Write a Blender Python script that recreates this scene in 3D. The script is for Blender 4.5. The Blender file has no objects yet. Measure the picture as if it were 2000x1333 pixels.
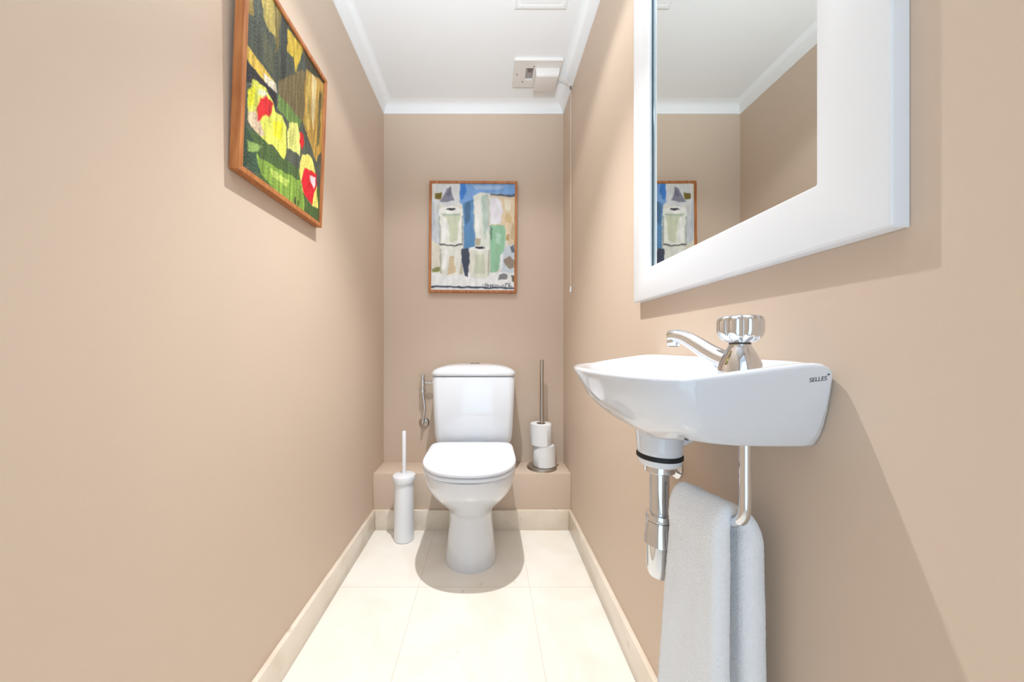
import bpy, bmesh, math, random
import numpy as np
from mathutils import Vector, Matrix, noise

S = bpy.context.scene
C = S.collection
PI = math.pi

# ------------------------------------------------------------------ camera
H = 0.865                                  # eye height
cam_d = bpy.data.cameras.new('camera')
cam_d.sensor_width = 36.0
cam_d.lens = 650 * 36.0 / 2000
cam_d.shift_x = 0.0235
cam_d.shift_y = 0.00525
cam_d.clip_start = 0.01
cam = bpy.data.objects.new('camera', cam_d)
cam.location = (0, 0, H)
cam.rotation_euler = (math.radians(90), 0, 0)
C.objects.link(cam)
S.camera = cam

# ------------------------------------------------------------------ world, exposure
S.view_settings.view_transform = 'Standard'
S.view_settings.look = 'None'
S.view_settings.gamma = 1.0
S.view_settings.use_curve_mapping = False
S.view_settings.exposure = -0.14
W = bpy.data.worlds.new('hallway_daylight')
W.use_nodes = True
W.node_tree.nodes['Background'].inputs['Color'].default_value = (0.72, 0.86, 1.0, 1)
W.node_tree.nodes['Background'].inputs['Strength'].default_value = 1.0
S.world = W

# room constants (metres; camera stands at x=0, y=0)
XL, XR = -0.545, 0.3945
YB, YF = 1.740, -0.62                      # back wall, wall with the doorway
LEDGE_Y, LEDGE_Z = 1.578, 0.262
COVE_Z, CEIL_Z = 2.080, 2.125

def lamp_spot(name, loc, power, size, blend, col, radius):
    l = bpy.data.lights.new(name, 'SPOT')
    l.energy = power; l.spot_size = math.radians(size); l.spot_blend = blend
    l.color = col; l.shadow_soft_size = radius
    o = bpy.data.objects.new(name, l); o.location = loc
    C.objects.link(o)
    return o
LAMP1 = (-0.055, 0.89)
LAMP2 = (-0.14, -0.22)
lamp_spot('downlight_beam', (LAMP1[0], LAMP1[1], CEIL_Z - 0.012), 10.5, 128, 0.28, (0.97, 0.985, 1.0), 0.012)
lamp_spot('downlight_hot_centre', (LAMP1[0], LAMP1[1], CEIL_Z - 0.012), 112.0, 80, 1.0, (0.97, 0.985, 1.0), 0.012)
lamp_spot('downlight_beam', (LAMP2[0], LAMP2[1], CEIL_Z - 0.012), 3.8, 150, 0.5, (0.92, 0.97, 1.0), 0.016)
# daylight of the bright hallway, coming in through the open doorway
al = bpy.data.lights.new('doorway_daylight', 'AREA')
al.shape = 'RECTANGLE'; al.size = 0.78; al.size_y = 1.9; al.energy = 6.0; al.color = (0.52, 0.76, 1.0)
ao = bpy.data.objects.new('doorway_daylight', al)
ao.location = (-0.07, YF - 0.12, 1.05); ao.rotation_euler = (math.radians(110), 0, 0)
C.objects.link(ao)

# added fill spot, unseen behind the camera, aimed up to brighten the white ceiling
fl = lamp_spot('added_ceiling_fill', (-0.07, -0.30, 1.25), 142.0, 76, 1.0, (0.80, 0.91, 1.0), 0.10)
fl.rotation_euler = (math.radians(138), 0, 0)

# ------------------------------------------------------------------ materials
def lin(c):
    return tuple((x / 255 / 12.92) if x / 255 <= 0.04045 else ((x / 255 + 0.055) / 1.055) ** 2.4 for x in c)

def mat(name, col, rough=0.5, metal=0.0, spec=0.5, coat=0.0, var=0.0, vscale=8.0, bump=0.0, bscale=60.0, srgb=True, sheen=0.0):
    m = bpy.data.materials.new(name); m.use_nodes = True
    nt = m.node_tree; b = nt.nodes['Principled BSDF']
    c = lin(col) if srgb else col
    b.inputs['Base Color'].default_value = (*c, 1)
    b.inputs['Roughness'].default_value = rough
    b.inputs['Metallic'].default_value = metal
    b.inputs['Specular IOR Level'].default_value = spec
    b.inputs['Coat Weight'].default_value = coat
    b.inputs['Coat Roughness'].default_value = 0.04
    b.inputs['Sheen Weight'].default_value = sheen
    tc = nt.nodes.new('ShaderNodeTexCoord')
    if var:
        n = nt.nodes.new('ShaderNodeTexNoise'); n.inputs['Scale'].default_value = vscale; n.inputs['Detail'].default_value = 5
        nt.links.new(tc.outputs['Object'], n.inputs['Vector'])
        r = nt.nodes.new('ShaderNodeValToRGB')
        r.color_ramp.elements[0].position = 0.3; r.color_ramp.elements[1].position = 0.7
        r.color_ramp.elements[0].color = (*[x * (1 - var) for x in c], 1)
        r.color_ramp.elements[1].color = (*[min(1, x * (1 + var)) for x in c], 1)
        nt.links.new(n.outputs['Fac'], r.inputs['Fac']); nt.links.new(r.outputs['Color'], b.inputs['Base Color'])
    if bump:
        n2 = nt.nodes.new('ShaderNodeTexNoise'); n2.inputs['Scale'].default_value = bscale; n2.inputs['Detail'].default_value = 4
        nt.links.new(tc.outputs['Object'], n2.inputs['Vector'])
        bp = nt.nodes.new('ShaderNodeBump'); bp.inputs['Strength'].default_value = bump; bp.inputs['Distance'].default_value = 0.002
        nt.links.new(n2.outputs['Fac'], bp.inputs['Height']); nt.links.new(bp.outputs['Normal'], b.inputs['Normal'])
    return m

M = {}
M['wall'] = mat('beige_paint', (215, 194, 174), 0.55, spec=0.3, var=0.012, vscale=3, bump=0.06, bscale=220)
M['ceiling'] = mat('ceiling_paint', (246, 247, 248), 0.8, spec=0.2)
M['porcelain'] = mat('white_porcelain', (226, 229, 234), 0.12, coat=0.6)
M['plastic'] = mat('white_plastic', (238, 239, 242), 0.3)
M['lid'] = mat('seat_plastic', (232, 235, 241), 0.18)
M['lacquer'] = mat('white_lacquer', (238, 240, 243), 0.35, bump=0.05, bscale=40)
M['chrome'] = mat('chrome', (225, 228, 232), 0.05, metal=1.0)
M['steel'] = mat('brushed_steel', (190, 182, 172), 0.28, metal=1.0)
M['rubber'] = mat('black_rubber', (28, 28, 30), 0.6)
M['cavity'] = mat('cavity_grey', (172, 164, 160), 0.8)
M['screw'] = mat('screw_grey', (125, 118, 118), 0.5, metal=0.3)
M['box'] = mat('aged_white_plastic', (234, 229, 225), 0.4)
M['paper'] = mat('tissue_paper', (240, 240, 240), 0.95, spec=0.1, bump=0.35, bscale=140)
M['card'] = mat('cardboard', (170, 150, 128), 0.9)
M['mark'] = mat('printed_mark', (70, 72, 78), 0.5)
M['signature'] = mat('ink', (35, 45, 60), 0.6)
M['mirror'] = mat('mirror_glass', (232, 235, 233), 0.0, metal=1.0)
M['mirror_edge'] = mat('mirror_edge_glass', (120, 150, 165), 0.1, metal=0.6)
M['cord'] = mat('cord_white', (226, 214, 200), 0.6)
M['door'] = mat('door_white', (235, 235, 235), 0.4)

def wood_mat():
    m = bpy.data.materials.new('frame_wood'); m.use_nodes = True
    nt = m.node_tree; b = nt.nodes['Principled BSDF']
    tc = nt.nodes.new('ShaderNodeTexCoord'); mp = nt.nodes.new('ShaderNodeMapping')
    mp.inputs['Scale'].default_value = (60, 60, 6)
    n = nt.nodes.new('ShaderNodeTexNoise'); n.inputs['Scale'].default_value = 1.6; n.inputs['Detail'].default_value = 6
    r = nt.nodes.new('ShaderNodeValToRGB')
    r.color_ramp.elements[0].color = (*lin((160, 92, 45)), 1); r.color_ramp.elements[0].position = 0.3
    r.color_ramp.elements[1].color = (*lin((205, 135, 78)), 1); r.color_ramp.elements[1].position = 0.72
    nt.links.new(tc.outputs['Object'], mp.inputs['Vector']); nt.links.new(mp.outputs['Vector'], n.inputs['Vector'])
    nt.links.new(n.outputs['Fac'], r.inputs['Fac']); nt.links.new(r.outputs['Color'], b.inputs['Base Color'])
    b.inputs['Roughness'].default_value = 0.45
    return m
M['wood'] = wood_mat()

def marble_mat(name, base, dark, joints):
    m = bpy.data.materials.new(name); m.use_nodes = True
    nt = m.node_tree; b = nt.nodes['Principled BSDF']; L = nt.links.new
    tc = nt.nodes.new('ShaderNodeTexCoord')
    n = nt.nodes.new('ShaderNodeTexNoise'); n.inputs['Scale'].default_value = 5.0; n.inputs['Detail'].default_value = 9; n.inputs['Distortion'].default_value = 1.2
    L(tc.outputs['Object'], n.inputs['Vector'])
    r = nt.nodes.new('ShaderNodeValToRGB')
    r.color_ramp.elements[0].color = (*lin(dark), 1); r.color_ramp.elements[0].position = 0.28
    r.color_ramp.elements[1].color = (*lin(base), 1); r.color_ramp.elements[1].position = 0.6
    L(n.outputs['Fac'], r.inputs['Fac'])
    # small mineral specks
    v = nt.nodes.new('ShaderNodeTexNoise'); v.inputs['Scale'].default_value = 26.0; v.inputs['Detail'].default_value = 3
    L(tc.outputs['Object'], v.inputs['Vector'])
    r2 = nt.nodes.new('ShaderNodeValToRGB')
    r2.color_ramp.elements[0].color = (1, 1, 1, 1); r2.color_ramp.elements[0].position = 0.68
    r2.color_ramp.elements[1].color = (0.78, 0.78, 0.74, 1); r2.color_ramp.elements[1].position = 0.78
    L(v.outputs['Fac'], r2.inputs['Fac'])
    mx = nt.nodes.new('ShaderNodeMix'); mx.data_type = 'RGBA'; mx.blend_type = 'MULTIPLY'; mx.inputs['Factor'].default_value = 1
    L(r.outputs['Color'], mx.inputs['A']); L(r2.outputs['Color'], mx.inputs['B'])
    out = mx.outputs['Result']
    if joints:
        mp = nt.nodes.new('ShaderNodeMapping'); mp.inputs['Location'].default_value = joints
        L(tc.outputs['Object'], mp.inputs['Vector'])
        br = nt.nodes.new('ShaderNodeTexBrick')
        br.offset = 0.0; br.squash = 1.0
        br.inputs['Scale'].default_value = 1.0
        br.inputs['Brick Width'].default_value = 0.40; br.inputs['Row Height'].default_value = 0.40
        br.inputs['Mortar Size'].default_value = 0.0012; br.inputs['Mortar Smooth'].default_value = 0.3
        br.inputs['Color1'].default_value = (1, 1, 1, 1); br.inputs['Color2'].default_value = (0.985, 0.98, 0.975, 1)
        br.inputs['Mortar'].default_value = (0.80, 0.77, 0.73, 1)
        L(mp.outputs['Vector'], br.inputs['Vector'])
        m2 = nt.nodes.new('ShaderNodeMix'); m2.data_type = 'RGBA'; m2.blend_type = 'MULTIPLY'; m2.inputs['Factor'].default_value = 1
        L(out, m2.inputs['A']); L(br.outputs['Color'], m2.inputs['B']); out = m2.outputs['Result']
    L(out, b.inputs['Base Color'])
    b.inputs['Roughness'].default_value = 0.22
    b.inputs['Specular IOR Level'].default_value = 0.4
    return m
M['floor'] = marble_mat('cream_marble_floor', (249, 244, 235), (243, 235, 222), (0.25, 0.405, 0))
M['base'] = marble_mat('cream_marble_skirting', (240, 228, 212), (226, 210, 190), None)

# ------------------------------------------------------------------ helpers
def link(name, me, m, parent=None, smooth=True, loc=None):
    o = bpy.data.objects.new(name, me); C.objects.link(o)
    if m is not None: me.materials.append(m)
    if smooth:
        me.shade_smooth() if hasattr(me, 'shade_smooth') else None
    if parent: o.parent = parent
    if loc: o.location = loc
    return o

def mesh(name, verts, faces):
    me = bpy.data.meshes.new(name); me.from_pydata([tuple(v) for v in verts], [], faces); me.update()
    bm = bmesh.new(); bm.from_mesh(me); bmesh.ops.recalc_face_normals(bm, faces=bm.faces); bm.to_mesh(me); bm.free()
    return me

def sharp(o, deg=35):
    me = o.data
    me.set_sharp_from_angle(angle=math.radians(deg))

def tag(o, label, cat, group=None):
    o['label'] = label; o['category'] = cat
    if group: o['group'] = group

def thing(name, label, cat, loc=(0, 0, 0), group=None):
    o = bpy.data.objects.new(name, None); o.empty_display_size = 0.05; C.objects.link(o); o.location = loc
    tag(o, label, cat, group)
    return o

class G:
    """collects geometry for one mesh"""
    def __init__(s): s.v = []; s.f = []
    def loft(s, rings, cap0=True, cap1=True, closed=True):
        b = len(s.v); n = len(rings[0])
        for r in rings: s.v += [tuple(p) for p in r]
        for i in range(len(rings) - 1):
            for j in range(n if closed else n - 1):
                k = (j + 1) % n
                s.f.append((b + i * n + j, b + i * n + k, b + (i + 1) * n + k, b + (i + 1) * n + j))
        if cap0: s.f.append(tuple(b + j for j in range(n))[::-1])
        if cap1: s.f.append(tuple(b + (len(rings) - 1) * n + j for j in range(n)))
        return s
    def lathe(s, prof, c=(0, 0, 0), n=40, axis='z', cap0=True, cap1=True):
        rings = []
        for r, h in prof:
            ring = []
            for j in range(n):
                a = 2 * PI * j / n; x, y = r * math.cos(a), r * math.sin(a)
                p = {'z': (x, y, h), 'x': (h, x, y), 'y': (x, h, y)}[axis]
                ring.append((c[0] + p[0], c[1] + p[1], c[2] + p[2]))
            rings.append(ring)
        return s.loft(rings, cap0, cap1)
    def tube(s, pts, rad, n=20, sq=1.0):
        P = [Vector(p) for p in pts]
        if not hasattr(rad, '__len__'): rad = [rad] * len(P)
        up = Vector((0, 0, 1)); rings = []; prev = None
        for i, p in enumerate(P):
            t = (P[min(i + 1, len(P) - 1)] - P[max(i - 1, 0)]).normalized()
            if prev is None:
                a = t.cross(up)
                if a.length < 1e-3: a = t.cross(Vector((1, 0, 0)))
            else:
                a = prev - t * prev.dot(t)
            a.normalize(); prev = a; b2 = t.cross(a).normalized()
            rings.append([p + a * math.cos(2 * PI * j / n) * rad[i] + b2 * math.sin(2 * PI * j / n) * rad[i] * sq for j in range(n)])
        return s.loft(rings)
    def box(s, x0, x1, y0, y1, z0, z1):
        b = len(s.v)
        s.v += [(x, y, z) for z in (z0, z1) for y in (y0, y1) for x in (x0, x1)]
        for f in ((0, 2, 3, 1), (4, 5, 7, 6), (0, 1, 5, 4), (2, 6, 7, 3), (0, 4, 6, 2), (1, 3, 7, 5)):
            s.f.append(tuple(b + i for i in f))
        return s
    def obj(s, name, m, parent=None, smooth=True, deg=35, bevel=0, seg=2):
        me = mesh(name, s.v, s.f)
        if bevel:
            bm = bmesh.new(); bm.from_mesh(me)
            bmesh.ops.bevel(bm, geom=[e for e in bm.edges if len(e.link_faces) == 2 and e.calc_face_angle(0) > 0.5], offset=bevel, segments=seg, profile=0.5, affect='EDGES')
            bm.to_mesh(me); bm.free()
        o = link(name, me, m, parent, smooth)
        if smooth: sharp(o, deg)
        return o

def spline(ctrl, per=6):
    P = [Vector(c) for c in ctrl]; out = []
    for i in range(len(P) - 1):
        p0 = P[i - 1] if i else P[0] * 2 - P[1]
        p1, p2 = P[i], P[i + 1]
        p3 = P[i + 2] if i + 2 < len(P) else P[-1] * 2 - P[-2]
        for k in range(per):
            t = k / per
            out.append(0.5 * ((2 * p1) + (-p0 + p2) * t + (2 * p0 - 5 * p1 + 4 * p2 - p3) * t * t + (-p0 + 3 * p1 - 3 * p2 + p3) * t ** 3))
    out.append(P[-1].copy())
    return out

def struct(o):
    o['kind'] = 'structure'; return o

# ------------------------------------------------------------------ the room
T = 0.12
struct(G().box(XL - T, XR + T, YF - 0.9, YB + T, -T, 0).obj('floor', M['floor'], smooth=False))
struct(G().box(XL - T, XR + T, YF - T, YB + T, CEIL_Z, CEIL_Z + T).obj('ceiling', M['ceiling'], smooth=False))
struct(G().box(XL - T, XL, YF - T, YB + T, 0, CEIL_Z).obj('wall_left', M['wall'], smooth=False))
struct(G().box(XR, XR + T, YF - T, YB + T, 0, CEIL_Z).obj('wall_right', M['wall'], smooth=False))
struct(G().box(XL, XR, YB, YB + T, 0, CEIL_Z).obj('wall_back', M['wall'], smooth=False))
DX0, DX1, DZ = -0.46, 0.32, 2.0
struct(G().box(XL, DX0, YF - T, YF, 0, CEIL_Z).box(DX1, XR, YF - T, YF, 0, CEIL_Z).box(DX0, DX1, YF - T, YF, DZ, CEIL_Z).obj('wall_front', M['wall'], smooth=False))
g = G()
g.box(DX0, DX0 + 0.03, YF - T, YF + 0.012, 0, DZ).box(DX1 - 0.03, DX1, YF - T, YF + 0.012, 0, DZ).box(DX0, DX1, YF - T, YF + 0.012, DZ - 0.03, DZ)
struct(g.obj('door_1', M['door'], smooth=False))
# boxed-in ledge behind the toilet
struct(G().box(XL, XR, LEDGE_Y, YB, 0, LEDGE_Z).obj('trim_2', M['wall'], smooth=True, bevel=0.004))
# plaster coving around the ceiling
prof = [(0, COVE_Z), (0.004, COVE_Z), (0.006, COVE_Z + 0.006), (0.012, COVE_Z + 0.02), (0.022, COVE_Z + 0.032), (0.036, COVE_Z + 0.0395), (0.048, COVE_Z + 0.0435), (0.056, CEIL_Z - .0003)]
rings = []
for i, z in prof:
    rings.append([(XL + i, YF + i, z), (XR - i, YF + i, z), (XR - i, YB - i, z), (XL + i, YB - i, z)])
struct(G().loft(rings, False, False).obj('trim_1', M['ceiling'], smooth=True, deg=30))
# marble skirting
BT, BH = 0.0145, 0.0925
struct(G().box(XL, XL + BT, YF, LEDGE_Y, 0, BH).obj('baseboard_left', M['base'], bevel=0.0015))
struct(G().box(XR - BT, XR, YF, LEDGE_Y, 0, BH).obj('baseboard_right', M['base'], bevel=0.0015))
struct(G().box(XL + BT, XR - BT, LEDGE_Y - BT, LEDGE_Y, 0, BH).obj('baseboard_back', M['base'], bevel=0.0015))

# recessed downlights (above the frame)
for k, (x, y) in enumerate((LAMP1, LAMP2)):
    t = thing('downlight', ('round recessed ceiling downlight over the middle of the room', 'round recessed ceiling downlight nearer the doorway')[k], 'ceiling light', (x, y, CEIL_Z))
    G().lathe([(0.048, 0), (0.048, -0.004), (0.040, -0.006), (0.036, -0.002), (0.036, 0)], n=40, cap0=False, cap1=False).obj('trim_ring', M['chrome'], t)
    em = mat('downlight_lens', (255, 240, 220), 0.5)
    em.node_tree.nodes['Principled BSDF'].inputs['Emission Color'].default_value = (1, 0.93, 0.85, 1)
    em.node_tree.nodes['Principled BSDF'].inputs['Emission Strength'].default_value = 6
    G().lathe([(0.036, -0.001), (0.036, -0.002), (0.001, -0.002)], n=32, cap0=False).obj('lens', em, t)

# ------------------------------------------------------------------ toilet
TX = -0.070
def dring(z, hw, yf, yc, yb, nb=4.0, n=72, x0=TX, nf=2.0):
    out = []
    for j in range(n):
        a = 2 * PI * j / n; c, s = math.cos(a), math.sin(a)
        e = nf if s < 0 else nb
        x = math.copysign(abs(c) ** (2 / e), c) * hw
        y = yc + (math.copysign(abs(s) ** (2 / e), s) * ((yc - yf) if s < 0 else (yb - yc)))
        out.append((x0 + x, y, z))
    return out
toilet = thing('toilet', 'white close-coupled toilet with closed lid against the back wall', 'toilet', (0, 0, 0))
lv = [(0.0, .101, 1.264, 1.362, 1.555), (0.008, .103, 1.262, 1.362, 1.556), (.03, .101, 1.264, 1.362, 1.556), (.08, .095, 1.271, 1.364, 1.556), (.14, .0885, 1.277, 1.366, 1.556),
      (.185, .086, 1.279, 1.366, 1.556), (.205, .088, 1.274, 1.364, 1.556), (.222, .095, 1.258, 1.358, 1.557), (.245, .110, 1.232, 1.348, 1.558), (.278, .135, 1.192, 1.33, 1.57),
      (.31, .155, 1.160, 1.315, 1.62), (.34, .167, 1.140, 1.305, 1.70), (.365, .173, 1.128, 1.30, 1.72), (.385, .1755, 1.121, 1.295, 1.725), (.398, .1755, 1.119, 1.295, 1.725), (.402, .172, 1.123, 1.295, 1.722)]
g = G(); g.loft([dring(*l, nb=3.5 if l[0] > .25 else 5) for l in lv]); g.obj('bowl', M['porcelain'], toilet, deg=50)
SY = 1.49
def slab(z0, z1, hw, yf, r, dome=0.0, inner=None):
    rr = [(z0, -r), (z0 + r * .3, -r * .3), (z0 + r, 0), (z1 - r, 0), (z1 - r * .3, -r * .3), (z1, -r)]
    rings = [dring(z, hw + d, yf - d, 1.295, SY + d, nb=9, nf=2.35) for z, d in rr]
    if dome:
        for k in (0.9, 0.7, 0.4, 0.1):
            rings.append([(TX + (p[0] - TX) * k, 1.31 + (p[1] - 1.31) * k, z1 + dome * (1 - k * k)) for p in rings[5]])
    return rings
r_out = slab(.405, .419, .1765, 1.113, .005)
inner = [dring(z, .115, 1.175, 1.30, 1.44, nb=2.5) for z in (.419, .405)]
G().loft(r_out + inner + [r_out[0]], False, False).obj('toilet_seat', M['lid'], toilet, deg=50)
G().loft(slab(.4225, .4385, .1775, 1.108, .005, dome=.004)).obj('toilet_lid', M['lid'], toilet, deg=50)
for s in (-1, 1):
    G().lathe([(.011, -.02), (.012, -.018), (.012, .018), (.011, .02)], c=(TX + s * .075, 1.5015, .418), n=20, axis='x').obj('hinge', M['plastic'], toilet)
def rrect(z, hw, y0, y1, r, x0=TX, n=8, bulge=0.0):
    out = []
    for cx, cy, a0 in ((hw - r, y1 - r, 0), (-hw + r, y1 - r, PI / 2), (-hw + r, y0 + r, PI), (hw - r, y0 + r, 1.5 * PI)):
        for k in range(n):
            a = a0 + (PI / 2) * k / (n - 1)
            out.append((x0 + cx + r * math.cos(a), cy + r * math.sin(a), z))
    # gentle outward bow of the front
    return [(p[0], p[1] - (bulge * (1 - ((p[0] - x0) / hw) ** 2) if p[1] < (y0 + y1) / 2 else 0), p[2]) for p in out]
CX = -0.067
rings = [rrect(.403, .168, 1.55, 1.72, .03, CX, bulge=.008), rrect(.425, .177, 1.536, 1.732, .03, CX, bulge=.01), rrect(.45, .1815, 1.532, 1.735, .03, CX, bulge=.012), rrect(.55, .187, 1.530, 1.737, .03, CX, bulge=.012), rrect(.722, .1925, 1.528, 1.738, .03, CX, bulge=.012), rrect(.7255, .190, 1.531, 1.736, .028, CX, bulge=.012)]
G().loft(rings).obj('cistern', M['porcelain'], toilet, deg=60)
rings = []
for z, i in ((.7285, .003), (.731, 0.0), (.738, -.001), (.746, .001), (.754, .007), (.762, .018), (.769, .034), (.7745, .054), (.778, .078), (.780, .10)):
    hw = .1945 - i * 1.15; yy = i * 0.75
    rings.append(rrect(z, hw, 1.524 + yy, 1.739 - yy * .5, min(.032, hw * .5), CX, bulge=.012))
G().loft(rings).obj('cistern_lid', M['porcelain'], toilet, deg=60)
for s, r in ((-1, .010), (1, .010)):
    G().lathe([(r, 0), (r, .006), (r * .8, .0075), (.001, .008)], c=(CX + .004 + s * .0125, 1.635, .778), n=24).obj('flush_button', M['steel'], toilet)

# ------------------------------------------------------------------ water supply valve left of the cistern
v = thing('water_supply_valve', 'chrome angle valve and pipe on the wall left of the toilet cistern', 'valve')
vx, vy = -0.333, 1.697
G().lathe([(.027, YB), (.027, YB - .004), (.022, YB - .010), (.011, YB - .013), (.011, YB - .018)], c=(vx, 0, .468), n=32, axis='y').obj('wall_rosette', M['steel'], v)
pts = spline([(vx, YB - .01, .468), (vx, vy + .008, .469), (vx + .001, vy, .480), (vx + .006, vy, .515), (vx + .010, vy, .555), (vx + .004, vy, .605), (vx + .001, vy, .64)], 6)
G().tube(pts, .0070, 14).obj('supply_pipe', M['chrome'], v)
G().lathe([(.010, .628), (.0140, .631), (.0140, .645), (.0105, .650), (.0105, .664), (.0130, .668), (.0130, .694), (.0095, .699), (.0095, .706), (.0130, .709), (.0130, .719), (.007, .723)], c=(vx + .001, vy, 0), n=24).obj('valve_body', M['chrome'], v)
G().lathe([(.0065, 0), (.0065, .024), (.009, .026), (.009, .040), (.0065, .042), (.0065, .0725)], c=(vx + .004, vy, .681), n=20, axis='x').obj('cistern_connector', M['chrome'], v)

# ------------------------------------------------------------------ toilet brush
bx, by = -0.3765, 1.495
t = thing('toilet_brush', 'white cylindrical toilet brush holder standing on the floor left of the toilet', 'toilet brush', (bx, by, 0))
G().lathe([(.040, 0), (.0435, .003), (.0435, .255)], n=48).obj('holder', M['plastic'], t)
G().lathe([(.0435, .2555), (.0465, .258), (.0495, .264), (.0498, .284), (.0485, .288), (.030, .2905), (.013, .292), (.0125, .296), (.001, .296)], n=48, cap1=False).obj('brush_cap', M['plastic'], t)
G().lathe([(.0088, .290), (.0088, .482), (.0075, .4845), (.001, .485)], n=24, cap1=False).obj('handle', M['plastic'], t)

# ------------------------------------------------------------------ toilet roll stand on the ledge
sx, sy = 0.268, 1.657
t = thing('toilet_roll_stand', 'brushed steel toilet roll stand on the ledge right of the toilet', 'toilet roll holder', (sx, sy, LEDGE_Z))
G().lathe([(.074, 0), (.0745, .003), (.072, .008), (.066, .011), (.050, .0125), (.012, .014)], n=56).obj('stand_base', M['steel'], t)
G().lathe([(.0095, .012), (.0095, .532), (.008, .536), (.001, .537)], n=28, cap1=False).obj('pole', M['steel'], t)
def roll(x, y, z, label, flap_ang):
    t = thing('toilet_roll', label, 'toilet roll', (x, y, z), 'toilet rolls on the steel stand')
    R = .0525; hh = .103; n = 64
    rings = []
    for r, h in ((.0225, .0005), (R - .003, 0.0), (R, .003), (R, hh - .003), (R - .003, hh), (.0225, hh - .0005)):
        rings.append([((r + (0.0008 * math.sin(3 * a) if r > .04 else 0)) * math.cos(a), (r) * math.sin(a), h) for a in [2 * PI * j / n for j in range(n)]])
    G().loft(rings, False, False).obj('paper', M['paper'], t, deg=50)
    G().lathe([(.0225, 0.0), (.0225, hh), (.0205, hh), (.0205, 0.0), (.0225, 0.0)], n=40, cap0=False, cap1=False).obj('cardboard_core', M['card'], t)
    # loose outer sheet lying round the roll and standing a little off it
    ring = []
    a0, a1 = flap_ang
    prof = []
    for k in range(20):
        u = k / 19; a = a0 + (a1 - a0) * u
        rr = R + .0008 + .0075 * max(0, u - .35) ** 1.5 * 2
        prof.append((rr * math.cos(a), rr * math.sin(a)))
    rings = []
    for h, dr in ((0.001, 0), (hh + .001, 0)):
        outer = [(x_, y_, h) for x_, y_ in prof]; inner_ = [(x_ * .988, y_ * .988, h) for x_, y_ in prof][::-1]
        rings.append(outer + inner_)
    G().loft(rings).obj('loose_sheet', M['paper'], t, deg=50)
roll(sx + .0085, sy - .002, LEDGE_Z + .0135, 'lower white toilet roll resting on the base of the steel stand', (-2.2, .15))
roll(sx - .004, sy + .001, LEDGE_Z + .1175, 'upper white toilet roll stacked around the steel pole', (-2.9, -1.2))

# ------------------------------------------------------------------ painter: rasterised brush patches as vertex colours of a canvas
def inside(px, py, poly):
    c = np.zeros(px.shape, bool); n = len(poly); j = n - 1
    for i in range(n):
        xi, yi = poly[i]; xj, yj = poly[j]
        cond = ((yi > py) != (yj > py)) & (px < (xj - xi) * (py - yi) / ((yj - yi) or 1e-9) + xi)
        c ^= cond; j = i
    return c
def ell(cx, cy, rx, ry, n=20):
    return [(cx + rx * math.cos(2 * PI * k / n), cy + ry * math.sin(2 * PI * k / n)) for k in range(n)]
def paint(width, height, nx, ny, polys, base, streak, warp, freq, seed=0, amp=(.2, .1), blur=1):
    """returns grid verts (u right, v up) and colours"""
    us = np.linspace(0, width, nx + 1); vs = np.linspace(0, height, ny + 1)
    U, V = np.meshgrid(us, vs); n = U.size
    W1 = np.zeros(U.shape); W2 = np.zeros(U.shape); B = np.zeros(U.shape); F = np.zeros(U.shape)
    for i in range(ny + 1):
        for j in range(nx + 1):
            p = (U[i, j] * freq, V[i, j] * freq, seed)
            W1[i, j] = noise.noise(p); W2[i, j] = noise.noise((p[0] + 7, p[1] + 3, seed + 5))
            B[i, j] = noise.noise((U[i, j] * freq * streak[0], V[i, j] * freq * streak[1], seed + 9))
            F[i, j] = noise.noise((U[i, j] * freq * 5, V[i, j] * freq * 5, seed + 2))
    UU = U + W1 * warp + F * warp * .35; VV = V + W2 * warp + F * warp * .35
    col = np.zeros(U.shape + (3,))
    for k in range(3): col[..., k] = base[k]
    for c, poly in polys:
        m = inside(UU, VV, poly)
        for k in range(3): col[..., k][m] = c[k]
    col = col * (1 + (B * amp[0] + F * amp[1])[..., None])
    # slight blend of neighbouring strokes
    for _ in range(blur):
        p = np.pad(col, ((1, 1), (1, 1), (0, 0)), 'edge')
        col = (p[1:-1, 1:-1] * 2 + p[:-2, 1:-1] + p[2:, 1:-1] + p[1:-1, :-2] + p[1:-1, 2:]) / 6
    col = np.clip(col, 0, 255) / 255
    linc = np.where(col <= .04045, col / 12.92, ((col + .055) / 1.055) ** 2.4)
    return U, V, linc, F
def canvas_mat(name):
    m = bpy.data.materials.new(name); m.use_nodes = True; nt = m.node_tree; b = nt.nodes['Principled BSDF']
    a = nt.nodes.new('ShaderNodeAttribute'); a.attribute_name = 'paint'
    nt.links.new(a.outputs['Color'], b.inputs['Base Color']); b.inputs['Roughness'].default_value = 0.6
    return m
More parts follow.
